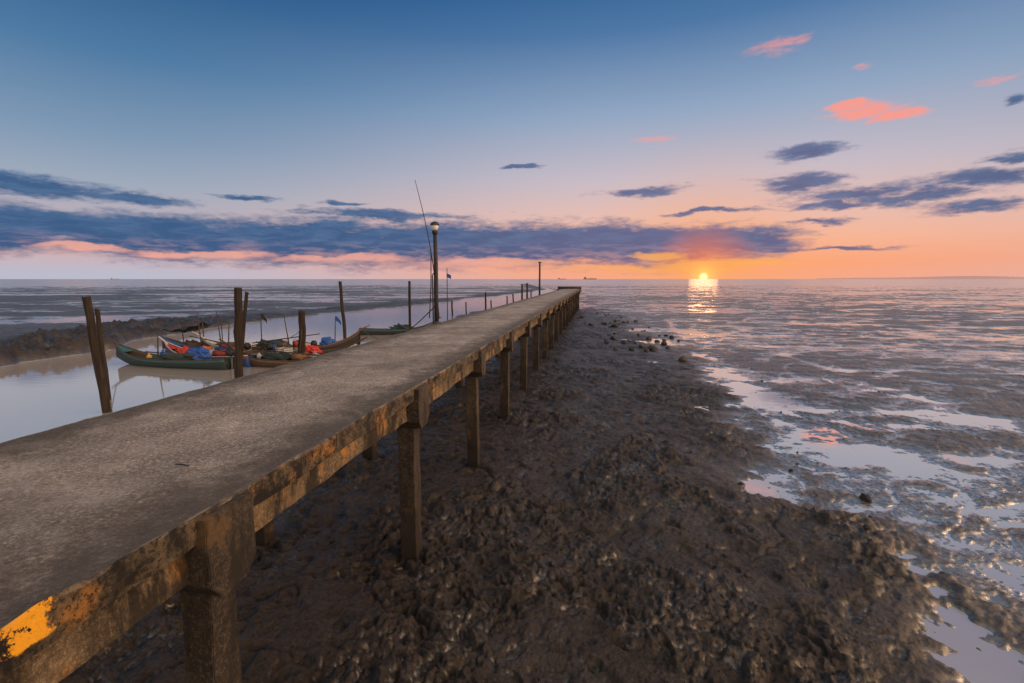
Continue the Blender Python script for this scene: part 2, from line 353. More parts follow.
# water sheet
bm = bmesh.new(); prev = None
for k, r in enumerate([0, 5, 50, 400, 3000, 30000]):
    n = 64
    ring = [bm.verts.new((0, 0, 0))] if r == 0 else [bm.verts.new((r*math.cos(2*math.pi*a/n), r*math.sin(2*math.pi*a/n), 0)) for a in range(n)]
    if prev:
        for a in range(n):
            if len(prev) == 1: bm.faces.new((prev[0], ring[a], ring[(a+1) % n]))
            else: bm.faces.new((prev[a], ring[a], ring[(a+1) % n], prev[(a+1) % n]))
    prev = ring
w = mobj('sea_water', bm, water); w['kind'] = 'structure'

# ------------------------------------------------------------------ pier
DZ = 2.2; LX, RX = -4.32, -2.0; Y0, Y1 = -5.0, 58.5
pier = thing('concrete_pier', 'long weathered concrete pier on square columns running out over the mud', 'pier', (0, 0, 0), (0, 0, -PA))
ys = list(np.arange(Y0, 14, .05))+list(np.arange(14, Y1, .25))+[Y1]
def prism(ys, prof, amp, mat, name, seed=0, smooth=True):
    ys = np.array(ys); P_ = np.array(prof); n = len(P_)
    XX = np.tile(P_[:, 0], (len(ys), 1)); ZZ = np.tile(P_[:, 1], (len(ys), 1)); YY = np.tile(ys[:, None], (1, n)); A = np.tile(P_[:, 2], (len(ys), 1))
    dx = fbm(YY+seed*7+XX*3, ZZ*3+XX, 3., 4, 3+seed)*A*amp; dz = fbm(YY+50+seed*3+XX*2, ZZ*3+XX*2, 3., 4, 9+seed)*A*amp
    V = np.stack([XX+dx, YY, ZZ+dz], -1).reshape(-1, 3)
    fs = []
    for a in range(len(ys)-1):
        for k in range(n):
            k2 = (k+1) % n; fs.append((a*n+k, a*n+k2, (a+1)*n+k2, (a+1)*n+k))
    fs.append(tuple(range(n))[::-1]); L = (len(ys)-1)*n; fs.append(tuple(L+k for k in range(n)))
    me = bpy.data.meshes.new(name); me.from_pydata(V.tolist(), [], fs); me.materials.append(mat)
    bm = bmesh.new(); bm.from_mesh(me); bmesh.ops.recalc_face_normals(bm, faces=bm.faces); bm.to_mesh(me); bm.free()
    for p in me.polygons: p.use_smooth = smooth
    o = bpy.data.objects.new(name, me); link(o, pier); return o
topx = np.linspace(RX-.02, LX+.02, 26)
prof = [(RX, DZ-.16, .7), (RX+.002, DZ-.12, 1), (RX+.004, DZ-.07, 1), (RX+.002, DZ-.02, 1.2), (RX-.003, DZ-.005, 1.2)]
prof += [(x, DZ+.004*math.sin(x*7), .35) for x in topx]+[(LX+.003, DZ-.005, 1), (LX, DZ-.03, 1.), (LX, DZ-.16, .7)]
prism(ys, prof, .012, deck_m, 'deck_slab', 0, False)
prism(ys, [(RX-.085, DZ-.165, .2), (RX-.087, DZ-.22, 1), (RX-.085, DZ-.29, 1), (RX-.087, DZ-.378, 1), (RX-.10, DZ-.388, 1), (RX-.24, DZ-.388, 1), (RX-.25, DZ-.165, .2)], .012, beam_m, 'edge_beam', 2, False)
prism(ys, [(LX+.08, DZ-.165, .2), (LX+.08, DZ-.37, 1), (LX+.10, DZ-.385, 1), (LX+.24, DZ-.385, 1), (LX+.25, DZ-.165, .2)], .010, beam_m, 'edge_beam', 4, False)
def rough(bm, amp, f=6):
    for v in bm.verts:
        a = np.array([v.co.x*f+v.co.z*f*.7]); c = np.array([v.co.y*f-v.co.z*f*.9])
        v.co.x += amp*float(vn(a, c, 1., 1)[0]); v.co.y += amp*float(vn(a, c, 1., 2)[0])
def colmesh():
    bm = bmesh.new(); box(bm, -.095, .095, -.1, .1, -.5, DZ-.50, bev=.006)
    for i in range(11): bmesh.ops.bisect_plane(bm, geom=bm.verts[:]+bm.edges[:]+bm.faces[:], plane_co=(0, 0, -.3+i*.18), plane_no=(0, 0, 1))
    rough(bm, .008); return bm
def capmesh(side):
    bm = bmesh.new()
    pr = [(-.18, DZ-.03), (.18, DZ-.03), (.18, DZ-.40), (.10, DZ-.50), (-.10, DZ-.50), (-.18, DZ-.40)]
    x0, x1 = (-.18, .20) if side > 0 else (-.20, .18)
    a = [bm.verts.new((x0, y, z)) for y, z in pr]; c = [bm.verts.new((x1, y, z)) for y, z in pr]
    bm.faces.new(a); bm.faces.new(c[::-1])
    for k in range(6): bm.faces.new((a[k], a[(k+1) % 6], c[(k+1) % 6], c[k]))
    bmesh.ops.bevel(bm, geom=bm.edges[:], offset=.005, segments=2, affect='EDGES')
    for i in range(4): bmesh.ops.bisect_plane(bm, geom=bm.verts[:]+bm.edges[:]+bm.faces[:], plane_co=(0, 0, DZ-.4+i*.1), plane_no=(0, 0, 1))
    rough(bm, .006, 9); return bm
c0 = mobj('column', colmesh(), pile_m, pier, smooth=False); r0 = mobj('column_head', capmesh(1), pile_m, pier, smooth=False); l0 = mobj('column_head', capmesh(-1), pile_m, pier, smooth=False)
bm = bmesh.new(); box(bm, -3.98, -2.34, -.11, .11, DZ-.42, DZ-.166, bev=.01); x0b = mobj('cross_beam', bm, pile_m, pier, smooth=False)
first = True
for k in range(-2, 19):
    al = 2.2+3.0*k
    for src, lat in ((c0, -2.15), (c0, -4.17), (r0, -2.15), (l0, -4.17), (x0b, 0)):
        if first and not (src is c0 and lat == -4.17): o = src
        else: o = src.copy(); C.objects.link(o)
        o.parent = pier; o.location = (lat, al, 0)
        if src is c0: o.rotation_euler = (R(random.uniform(-.8, .8)), R(random.uniform(-.5, .5)), random.choice((0, math.pi)))
    first = False
bm = bmesh.new(); box(bm, LX-.5, RX+.05, Y1-.5, Y1+1.2, DZ-.35, DZ+.02, bev=.03); mobj('pier_head', bm, deck_m, pier)
bm = bmesh.new(); box(bm, LX-.5, RX+.05, Y1+.9, Y1+1.2, DZ+.02, DZ+.30, bev=.03); mobj('end_kerb', bm, pile_m, pier)

# ------------------------------------------------------------------ posts
def post(u0, v0, u1, v1, wpx, label, Y=None, group=None, n=9, mat=None, jag=True, name='mooring_post', sink=.5):
    if Y is None: Y = G(u1, v1)[1]
    top = atY(u0, v0, Y); foot = atY(u1, v1, Y); rad = wpx/2/F*Y
    d = (foot-top); gz = min(hz(foot.x, foot.y), foot.z)
    k = (top.z-(gz-sink))/max(.01, (top.z-foot.z)); base = top+d*k
    bm = bmesh.new(); L = base-top; N = 8 if wpx > 3 else 4
    pts = []
    for i in range(N+1):
        s = i/N; p = -L*s
        if 0 < i < N: p = p+Vector((random.uniform(-1, 1), random.uniform(-1, 1), 0))*rad*.18
        pts.append(p)
    tube(bm, pts, [rad*(1.08-.16*i/N) for i in range(N+1)], n if wpx > 3 else 6, jit=.06)
    if jag and wpx > 3:
        tp = -L
        for v in bm.verts:
            if (v.co-tp).length < rad*1.6: v.co.z += random.uniform(-.5, .25)*rad
    o = mobj(name, bm, mat or wood_post, None, smooth=False, loc=base)
    return tag(o, label, 'post', group)
post(86, 297, 108, 412, 7.5, 'thick dark wooden post leaning left in the channel, leftmost of all')
post(97, 309, 106, 380, 4.5, 'thinner wooden post crossing behind the leftmost leaning post', Y=13.4)
post(238, 287, 239, 384, 8, 'tallest thick wooden post standing upright behind the middle of the boats')
post(247, 292, 239, 378, 3.5, 'thin dark pole leaning against the tallest thick post', Y=17.0)
post(302, 311, 302, 366, 7, 'short thick wooden post in front of the brown boat')
post(340, 281, 345, 336, 3.2, 'slim wooden pole beside the furthest moored boat with upswept bow', Y=26.5)
post(409.5, 281, 410, 334, 2.8, 'slim upright stake left of the lamp post')
FG = 'small stakes along the far left side of the pier'
for i, (u, v0, v1, w) in enumerate([(452, 301, 316, 1.8), (485.5, 292, 312, 1.8), (491, 300, 310, 1.4), (507, 296, 306, 1.4), (513, 294, 304, 1.5), (522, 284, 303, 1.9), (527, 283, 302, 1.9), (531, 291, 301, 1.3), (466, 302, 314, 1.4)]):
    post(u, v0, u+.3, v1, w, 'small dark stake standing in the mud along the far left side of the pier', group=FG)

# lamp post on the left edge of the deck
lx, ly = pier_pt(-4.31, 12.6)
lamp = thing('lamp_post', 'dark lamp post with a round lamp on the left edge of the deck', 'lamp post', (lx, ly, DZ))
sc = ly/F
hgt = 97*sc
bm = bmesh.new(); tube(bm, [(0, 0, -.45), (0, 0, .8), (.01, 0, hgt*.6), (0, 0, hgt*.93)], [.062, .06, .055, .05], 10); mobj('pole', bm, M_['iron'], lamp)
bm = bmesh.new(); lathe(bm, [(.055, hgt*.90), (.075, hgt*.915), (.08, hgt*.935), (.06, hgt*.94)], 14); mobj('collar', bm, M_['iron'], lamp)
bm = bmesh.new(); lathe(bm, [(.05, hgt*.94), (.085, hgt*.955), (.10, hgt*.975), (.09, hgt*.995)], 16); mobj('lamp_globe', bm, M_['glass'], lamp)
bm = bmesh.new(); lathe(bm, [(.13, hgt*.995), (.13, hgt*1.0), (.08, hgt*1.02), (.02, hgt*1.03)], 16); mobj('lamp_cap', bm, M_['black'], lamp)
for zz in (-.22, .0):
    bm = bmesh.new(); box(bm, -.085, .12, -.075, .075, zz, zz+.05, bev=.01); mobj('clamp', bm, M_['steel'], lamp)
bm = bmesh.new(); tube(bm, [(-.09, .0, -.3), (-.09, 0, 1.3), (-.05, 0, 1.36)], [.018, .018, .016], 8); mobj('conduit', bm, M_['steel'], lamp)
a = atY(439, 318, ly+.1); bb = atY(415, 180, ly+.6); bm = bmesh.new(); N = 10
tube(bm, [Vector((0, 0, 0))+(bb-a)*(i/N)+Vector((.10*math.sin(math.pi*i/N), 0, 0)) for i in range(N+1)], [.021-.0014*i for i in range(N+1)], 7)
tag(mobj('bamboo_rod', bm, bamboo, None, loc=a), 'long thin bamboo rod leaning left past the top of the lamp post', 'rod')
a = atY(429.5, 318, ly-.1); bb = atY(431, 252, ly-.1); bm = bmesh.new(); tube(bm, [(0, 0, 0), (bb-a)*.5+Vector((.02, 0, 0)), bb-a], .014, 7)
tag(mobj('iron_rod', bm, M_['iron'], None, loc=a), 'short dark rod standing just left of the lamp post', 'rod')
px_, py_ = pier_pt(-4.2, 41)
tp = thing('deck_pole', 'lone slim pole on the deck near the far end of the pier', 'pole', (px_-.65, py_, DZ))
bm = bmesh.new(); tube(bm, [(0, 0, -1.2), (0, 0, 2.6)], [.085, .07], 8); mobj('pole', bm, M_['iron'], tp)
bm = bmesh.new(); box(bm, -.14, .14, -.05, .05, 2.55, 2.63, bev=.01); mobj('cross_piece', bm, M_['iron'], tp)
fy = 22.; base = atY(447.5, 330, fy); base.z = hz(base.x, base.y)-.3; top = atY(447, 268, fy)
fp = thing('flag_pole', 'thin flag pole with a small blue flag right of the lamp post', 'flag pole', base)
bm = bmesh.new(); tube(bm, [(0, 0, 0), top-base], [.028, .016], 7); mobj('pole', bm, bamboo, fp)
bm = bmesh.new()
gv = [[bm.verts.new((i*.04, .02*math.sin(i*1.3+j), (top-base).z-.25-j*.045-.01*i*i*.3)) for j in range(5)] for i in range(6)]
for i in range(5):
    for j in range(4): bm.faces.new((gv[i][j], gv[i+1][j], gv[i+1][j+1], gv[i][j+1]))
mobj('flag', bm, M_['bluecloth'], fp)
sx, sy = G(182, 467, DZ)[0], G(182, 467, DZ)[1]
bm = bmesh.new(); tube(bm, [(-.05, .015, 0), (0, 0, .006), (.055, -.012, 0)], [.005, .006, .004], 6)
tag(mobj('twig', bm, M_['black'], None, loc=(sx, sy, DZ+.012)), 'short dark twig lying on the deck', 'twig')

# ------------------------------------------------------------------ boats
def hullpt(s, q, L, B, hb, hs, off=0):
    x = s*L/2
    w_ = B/2*(max(0, 1-max(0, s)**2.2))**.85*(1-.38*max(0, -s)**2)
    w_ = max(.0, w_-off)
    sheer = .27+hb*max(0, s)**2.8+hs*max(0, -s)**2.2; keel = -.14+off+(hb+.2)*max(0, s-.25)**2.6*1.1
    keel = min(keel, sheer-.05)
    a = abs(q)*math.pi/2
    y = w_*math.sin(a)**.75*(1 if q >= 0 else -1); z = keel+(sheer-keel)*(1-math.cos(a))**.9
    return (x, y, z)
def boat(name, label, u, v, yaw, L, B, m_hull, m_band, hb=.55, hs=.12, extras=(), z=0.02, gun='ochre'):
    x, y = G(u, v); zz = max(z, hz(x, y)+.05)
    root = thing(name, label, 'boat', (x, y, zz), (R(random.uniform(-3, 3)), R(random.uniform(-1, 1)), R(yaw)), 'small wooden fishing boats moored in the channel')
    bm = bmesh.new(); NS = 30; NQ = 16
    def shell(off):
        return [[bm.verts.new(hullpt(-1+2*i/NS, -1+2*k/NQ, L, B, hb, hs, off)) for k in range(NQ+1)] for i in range(NS+1)]
    A = shell(0); I = shell(.035)
    for i in range(NS):
        for k in range(NQ):
            f = bm.faces.new((A[i][k], A[i+1][k], A[i+1][k+1], A[i][k+1])); q = abs(-1+2*(k+.5)/NQ); f.material_index = 1 if q > .82 else 0
            f = bm.faces.new((I[i][k], I[i][k+1], I[i+1][k+1], I[i+1][k])); f.material_index = 2
        for k in (0, NQ): bm.faces.new((A[i][k], I[i][k], I[i+1][k], A[i+1][k])).material_index = 1
    bm.faces.new(A[0]); bm.faces.new(I[0][::-1])
    bmesh.ops.remove_doubles(bm, verts=bm.verts, dist=.0005)
    mobj('hull', bm, [m_hull, m_band, M_['inner']], root)
    for sgn in (-1, 1):
        bm = bmesh.new(); pts = [Vector(hullpt(-1+2*i/NS, sgn, L, B, hb, hs))+Vector((0, 0, .012)) for i in range(NS+1)]
        tube(bm, pts, .020, 6); mobj('gunwale', bm, M_[gun], root)
    bm = bmesh.new(); e = Vector(hullpt(1, 1, L, B, hb, hs)); tube(bm, [e+Vector((-.25, 0, -.22)), e, e+Vector((.25, 0, .14)), e+Vector((.45, 0, .24))], [.05, .045, .034, .02], 8); mobj('prow', bm, M_[gun], root)
    for s in (-.72, -.35, .1, .5):
        p = hullpt(s, 1, L, B, hb, hs); hw = p[1]*.97
        bm = bmesh.new(); box(bm, p[0]-.11, p[0]+.11, -hw, hw, .18, .215, bev=.006); mobj('thwart', bm, wood_brown, root, smooth=False)
    bm = bmesh.new(); p = hullpt(.78, 1, L, B, hb, hs); p2 = hullpt(.95, 1, L, B, hb, hs)
    vs = [bm.verts.new(c) for c in ((p[0], -p[1], p[2]-.03), (p[0], p[1], p[2]-.03), (p2[0], p2[1], p2[2]-.02), (p2[0], -p2[1], p2[2]-.02))]
    f = bm.faces.new(vs); r = bmesh.ops.extrude_face_region(bm, geom=[f])
    for v_ in r['geom']:
        if isinstance(v_, bmesh.types.BMVert): v_.co.z -= .03
    mobj('foredeck', bm, m_band, root, smooth=False)
    if 'motor' in extras:
        eng = bmesh.new(); box(eng, -L/2-.10, -L/2+.14, -.11, .11, .46, .74, bev=.05); en = mobj('outboard_motor', eng, M_['black'], root)
        bm = bmesh.new(); box(bm, -L/2-.09, -L/2-.01, -.035, .035, -.2, .46, bev=.02); mobj('motor_leg', bm, M_['steel'], en)
        bm = bmesh.new(); tube(bm, [(-L/2+.14, 0, .60), (-L/2+.55, .05, .70)], .018, 6); mobj('tiller', bm, M_['black'], en)
    if 'box' in extras:
        bm = bmesh.new(); box(bm, -L*.2, -L*.2+.45, -.24, .24, .22, .52, bev=.02); mobj('engine_box', bm, m_band, root)
    return root
boats = []
BL = [('fishing_boat', 'dark green wooden boat with dull teal upper band and upswept prow, nearest the leaning post', 172, 366, 166, 5.6, 1.0, 'green', 'teal', .56, .10, ('motor',), 'brown'),
      ('fishing_boat', 'blue hulled boat with red upper band behind the dark green boat', 208, 362.5, 160, 5.0, .95, 'blue', 'red', .5, .12, ('box',), 'white'),
      ('fishing_boat', 'white and blue boat third from the front, behind the blue and red boat', 218, 359, 168, 5.2, 1.0, 'white', 'blue', .5, .1, ('motor', 'box'), 'blue'),
      ('fishing_boat', 'brown varnished boat with ochre sides beside the short thick post', 284, 366, 172, 4.6, 1.0, 'brown', 'ochre', .45, .1, ('box',), 'brown'),
      ('fishing_boat', 'teal boat lying between the brown boat and the furthest mooring', 304, 360, 10, 4.4, 1.0, 'teal', 'white', .45, .1, ('motor',), 'brown'),
      ('fishing_boat', 'dark boat with high prow pointing right beside the slim pole', 302, 353, 14, 5.2, 1.05, 'black', 'brown', .75, .12, ('box',), 'ochre'),
      ('fishing_boat', 'dark low boat further off, left of the lamp post', 398, 334, 12, 4.6, 1.0, 'black', 'teal', .5, .1, (), 'brown'),
      ('fishing_boat', 'brown boat with pale rim behind the tallest thick post', 258, 356, 176, 5.2, 1.0, 'brown', 'white', .5, .1, ('motor',), 'white'),
      ('fishing_boat', 'black boat furthest back in the cluster, under the cloth awning', 214, 354, 172, 5.2, 1.0, 'black', 'brown', .5, .1, ('box',), 'brown')]
for nm, lb, u, v, yw, L, B, a1, a2, hb, hs, ex, gn in BL:
    boats.append((boat(nm, lb, u, v, yw, L, B, M_[a1], M_[a2], hb, hs, ex, gun=gn), L))
def inboat(k, fx, y, z=.24):
    r, L = boats[k]; return Matrix.Translation(r.location) @ r.rotation_euler.to_matrix().to_4x4() @ Vector((fx*L/2, y, z))
def heap(name, label, cat, loc, sx, sy, sz, mat, f=5):
    bm = bmesh.new(); bmesh.ops.create_icosphere(bm, subdivisions=4, radius=1)
    k = random.uniform(0, 40)
    for v in bm.verts:
        n = v.co.copy(); a = np.array([n.x*1.7+n.z*2+k]); c = np.array([n.y*1.7-n.z*1.3+k])
        d = 1+.4*float(fbm(a, c, 1.7, 4, 2, .6)[0]); v.co = Vector((n.x*sx*d, n.y*sy*d, max(-.1, n.z)*sz*d))
    return tag(mobj(name, bm, mat, None, loc=loc), label, cat)
heap('cloth_heap', 'blue tarpaulin bundled in the middle of the blue hulled boat', 'tarpaulin', inboat(1, .15, 0, .28), .45, .28, .26, M_['bluecloth'])
heap('cloth_heap', 'red cloth heaped at the left end of the blue hulled boat', 'cloth', inboat(1, .55, 0, .32), .3, .2, .22, M_['redcloth'])
heap('net_heap', 'dark green fishing net piled in the nearest dark green boat', 'net', inboat(0, -.1, 0), .8, .28, .24, M_['net'])
heap('cloth_heap', 'orange cloth lying in the white and blue boat', 'cloth', inboat(2, .2, 0, .30), .3, .22, .22, M_['orange'])
heap('net_heap', 'dark net piled in the brown varnished boat', 'net', inboat(3, .1, 0), .6, .28, .24, M_['net'])
heap('cloth_heap', 'bright red cloth heap in the teal boat', 'cloth', inboat(4, .15, 0, .32), .36, .26, .28, M_['redcloth'])
heap('cloth_heap', 'blue cloth hanging at the right end of the dark boat with high prow', 'cloth', inboat(5, .45, 0, .36), .35, .24, .28, M_['bluecloth'])
heap('net_heap', 'grey net heap at the left end of the dark boat with high prow', 'net', inboat(5, -.5, 0), .7, .3, .32, M_['net'])
heap('cloth_heap', 'white sack lying in the brown boat behind the tallest post', 'sack', inboat(7, .2, 0, .32), .35, .22, .24, M_['white'])
heap('net_heap', 'dark bundle piled in the far low boat', 'bundle', inboat(6, .1, 0), .6, .3, .3, M_['net'])
heap('net_heap', 'brown net heap in the black boat under the awning', 'net', inboat(8, .3, 0), .6, .3, .3, M_['brown'])
heap('cloth_heap', 'small blue cloth at the stern of the nearest dark green boat', 'cloth', inboat(0, -.55, 0, .28), .3, .2, .22, M_['bluecloth'])
for k, fx, y, mt, lb in ((0, .35, .1, 'yellow', 'yellow round float in the nearest dark green boat'), (2, -.3, .1, 'orange', 'orange round float in the white and blue boat'), (3, .45, 0, 'white', 'white round float in the brown varnished boat'), (5, .1, -.1, 'yellow', 'yellow round float in the dark boat with high prow')):
    p = inboat(k, fx, y, .32); f = thing('net_float', lb, 'float', p)
    bm = bmesh.new(); bmesh.ops.create_uvsphere(bm, u_segments=16, v_segments=10, radius=.10); mobj('ball', bm, M_[mt], f)
    bm = bmesh.new(); lathe(bm, [(.03, .09), (.04, .11), (.04, .14), (.02, .15)], 8); mobj('eyelet', bm, M_[mt], f)
for k, fx, mt, lb in ((0, .1, 'blue', 'blue fuel can in the nearest dark green boat'), (3, -.6, 'white', 'white fuel can at the right of the brown varnished boat'), (7, -.3, 'blue', 'blue fuel can in the boat behind the tallest post'), (1, -.15, 'white', 'white fuel can beside the blue tarpaulin in the blue hulled boat'), (5, -.1, 'red', 'red fuel can in the dark boat with high prow')):
    p = inboat(k, fx, 0.05, .22); f = thing('fuel_can', lb, 'fuel can', p)
    bm = bmesh.new(); box(bm, -.13, .13, -.08, .08, 0, .32, bev=.03); mobj('can_body', bm, M_[mt], f)
    bm = bmesh.new(); tube(bm, [(-.09, 0, .30), (-.07, 0, .38), (.05, 0, .38), (.07, 0, .30)], .015, 6); mobj('handle', bm, M_[mt], f)
    bm = bmesh.new(); lathe(bm, [(.03, .31), (.03, .36), (.02, .37)], 10, (.10, 0, 0)); mobj('cap', bm, M_['black'], f)
for k, fx, mt, lb in ((2, -.05, 'blue', 'blue slatted fish crate in the white and blue boat'), (7, .5, 'red', 'red slatted fish crate at the left of the brown boat with pale rim'), (4, -.35, 'white', 'white slatted fish crate in the teal boat')):
    p = inboat(k, fx, 0, .22); f = thing('fish_crate', lb, 'crate', p, (0, 0, R(random.uniform(-30, 30))))
    bm = bmesh.new(); box(bm, -.27, .27, -.18, .18, 0, .02)
    for z0 in (.04, .13, .22):
        box(bm, -.27, .27, -.19, -.172, z0, z0+.06); box(bm, -.27, .27, .172, .19, z0, z0+.06); box(bm, -.28, -.262, -.17, .17, z0, z0+.06); box(bm, .262, .28, -.17, .17, z0, z0+.06)
    mobj('slats', bm, M_[mt], f, smooth=False)
    for sx_ in (-.29, .26):
        for sy_ in (-.2, .17):
            bm = bmesh.new(); box(bm, sx_, sx_+.03, sy_, sy_+.03, 0, .3); mobj('corner_post', bm, M_[mt], f, smooth=False)
for k, a_, b_, lb in ((0, (-.8, .2, .38), (.5, -.1, .5), 'long oar laid along the nearest dark green boat'), (3, (-1.05, .1, .45), (.3, .2, .6), 'long oar laid along the brown varnished boat'), (2, (-.9, .2, .45), (.6, -.2, .9), 'long pole laid along the white and blue boat'), (5, (-.9, -.2, .45), (.3, .2, .85), 'long pole laid along the dark boat with high prow')):
    p = inboat(k, *a_); q = inboat(k, *b_); bm = bmesh.new(); tube(bm, [(0, 0, 0), (q-p)*.5, q-p], [.025, .028, .022], 6)
    tag(mobj('long_oar', bm, bamboo, None, loc=p), lb, 'oar')
for k, fx, dx, h, lb, fl in ((2, .25, -.1, 1.9, 'thin upright pole in the white and blue boat', None), (1, -.5, .15, 1.6, 'thin pole leaning right in the blue hulled boat', None), (7, -.1, .05, 1.8, 'thin pole with a dark pennant in the boat behind the tallest post', 'black'), (5, -.2, -.2, 1.7, 'thin pole leaning left in the dark boat with high prow', None), (5, .55, .1, 1.6, 'thin pole with a blue pennant at the prow of the dark boat', 'bluecloth'), (0, .2, .1, 1.2, 'short pole standing in the nearest dark green boat', None), (8, -.2, -.15, 1.9, 'thin pole leaning left in the black boat under the awning', None), (3, -.3, .2, 1.4, 'thin pole leaning right in the brown varnished boat', None)):
    p = inboat(k, fx, .1, .08)
    if fl is None:
        bm = bmesh.new(); tube(bm, [(0, 0, 0), (dx*.5, 0, h*.5), (dx, 0, h)], [.028, .024, .018], 6); tag(mobj('boat_pole', bm, bamboo, None, loc=p), lb, 'pole')
    else:
        r = thing('boat_pole', lb, 'pole', p); bm = bmesh.new(); tube(bm, [(0, 0, 0), (dx*.5, 0, h*.5), (dx, 0, h)], [.028, .024, .018], 6); mobj('pole', bm, bamboo, r)
        bm = bmesh.new(); gv = [[bm.verts.new((dx+i*.06, .03*math.sin(i*1.5+j), h-j*.07-.015*i*i)) for j in range(4)] for i in range(5)]
        for i in range(4):
            for j in range(3): bm.faces.new((gv[i][j], gv[i+1][j], gv[i+1][j+1], gv[i][j+1]))
        mobj('pennant', bm, M_[fl], r)
aw = thing('boat_awning', 'dark sagging cloth awning on thin poles behind the blue boats', 'awning', (*G(190, 352), .1))
Yw = aw.location.y; a0 = atY(172, 328, Yw)-aw.location; a1 = atY(212, 321, Yw)-aw.location
bm = bmesh.new(); gv = []
for i in range(13):
    s = i/12; p = a0.lerp(a1, s); row = []
    for j in range(7):
        q = j/6; row.append(bm.verts.new((p.x+.1*math.sin(j), p.y-.7+1.4*q, p.z-.22*math.sin(math.pi*s)*.7-.16*math.sin(math.pi*q)+.05*math.sin(i*1.7+j*2))))
    gv.append(row)
for i in range(12):
    for j in range(6): bm.faces.new((gv[i][j], gv[i+1][j], gv[i+1][j+1], gv[i][j+1]))
mobj('awning_cloth', bm, M_['black'], aw)
for p in (a0, a1):
    for dy in (-.7, .7):
        bm = bmesh.new(); tube(bm, [(p.x, p.y+dy, -.4), (p.x, p.y+dy, p.z+.03)], .022, 6); mobj('awning_pole', bm, bamboo, aw)
def rope(p, q, sag, label, r=.012):
    p = Vector(p); q = Vector(q); bm = bmesh.new(); N = 14
    tube(bm, [(q-p)*(i/N)-Vector((0, 0, sag*math.sin(math.pi*i/N))) for i in range(N+1)], r, 5)
    tag(mobj('mooring_rope', bm, M_['rope'], None, loc=p), label, 'rope')
rope(atY(91, 345, 12.4), inboat(0, 1.05, 0, .85), .25, 'rope from the leftmost leaning post to the dark green boat', .016)
rope(inboat(5, 1.05, 0, 1.0), (lx, ly, DZ+.5), .7, 'long sagging rope from the high prow to the lamp post', .016)
rope(inboat(3, 1.05, 0, .65), atY(239, 330, G(239, 384)[1]), .2, 'rope from the brown varnished boat to the tallest post')
rope(inboat(6, 1.0, 0, .75), (lx-.05, ly, DZ+.25), .5, 'rope from the far low boat to the lamp post foot', .014)
rope(atY(302, 330, G(302, 366)[1]), inboat(4, -.9, 0, .35), .15, 'short rope from the short thick post to the teal boat')

# ------------------------------------------------------------------ stones
def stone(u, v, s, label, group=None):
    x, y = G(u, v, .05); z = hz(x, y); k = random.uniform(0, 90)
    bm = bmesh.new(); bmesh.ops.create_icosphere(bm, subdivisions=3, radius=1)
    ax = (random.uniform(.8, 1.3), random.uniform(.7, 1.1), random.uniform(.55, .95))
    for vv in bm.verts:
        n = vv.co.copy(); a = np.array([n.x+n.z*1.4+k]); c = np.array([n.y-n.z*1.1+k]); d = 1+.28*float(fbm(a, c, 1.1, 4, 2)[0])
        vv.co = Vector((n.x*ax[0], n.y*ax[1], n.z*ax[2]))*d*s
    o = mobj('stone', bm, M_['stone'], None, smooth=False, loc=(x, y, z+s*.3)); o.rotation_euler = (0, 0, random.uniform(0, 6)); return tag(o, label, 'stone', group)
stone(866, 498, .065, 'single dark stone standing at the edge of the puddles on the right')
stone(683, 361, .16, 'dark stone standing up on the wet flat beside the winding stream')
stone(867, 533, .04, 'small dark stone just below the lone stone on the right')
for q in range(75):
    v = random.uniform(310, 352); u = 584+(v-310)*1.5+random.gauss(0, 20)
    if u < 598-(v-279)*.5: continue
    stone(u, v, random.choice((.06, .08, .10, .13, .16))*random.uniform(.8, 1.2), 'small dark stone scattered on the mud beside the far pier columns', 'stones on the mud beside the far pier columns')
for q in range(60):
    u = random.uniform(440, 880); v = random.uniform(360, 660)
    if u < 600-(v-279)*.6: continue
    stone(u, v, random.uniform(.014, .04), 'little pebble lying on the rough foreground mud', 'pebbles on the rough mud')

# ------------------------------------------------------------------ ships and hills at the horizon
def ship(u, wpx, D, label, kind=0):
    az = azel(u, 279)[0]; x, y = D*math.tan(R(az)), D; L = wpx/F*D
    r = thing('cargo_ship', label, 'ship', (x, y, 0), (0, 0, R(-az)))
    bm = bmesh.new(); pr = [(-L/2, 0), (-L/2, L*.07), (L*.40, L*.07), (L/2, L*.095), (L*.46, 0)]
    a = [bm.verts.new((px, -L*.07, pz)) for px, pz in pr]; c = [bm.verts.new((px, L*.07, pz)) for px, pz in pr]
    bm.faces.new(a); bm.faces.new(c[::-1])
    for k in range(5): bm.faces.new((a[k], a[(k+1) % 5], c[(k+1) % 5], c[k]))
    mobj('hull', bm, M_['haze'], r, smooth=False)
    bm = bmesh.new(); box(bm, -L*.44, -L*.30, -L*.06, L*.06, L*.07, L*.17); box(bm, -L*.40, -L*.34, -L*.03, L*.03, L*.17, L*.21); mobj('bridge_house', bm, M_['haze'], r, smooth=False)
    bm = bmesh.new(); tube(bm, [(L*.1, 0, L*.07), (L*.1, 0, L*.15)], L*.008, 6); mobj('mast', bm, M_['haze'], r)
M_['haze'] = paint('hazy_ship_paint', (.16, .15, .18, 1), wear=.1)
ship(590, 13, 4200, 'small cargo ship on the horizon just right of the lone deck pole')
ship(115, 7, 5200, 'tiny ship on the horizon at the far left')
ship(562, 8, 5600, 'tiny ship on the horizon just left of the small cargo ship')
hm, t, b = newmat('distant_hills'); b.inputs['Base Color'].default_value = (.62, .38, .36, 1); b.inputs['Roughness'].default_value = 1  # distance haze is put into this pale pinkish base colour
bm = bmesh.new(); D = 18000; prev = None
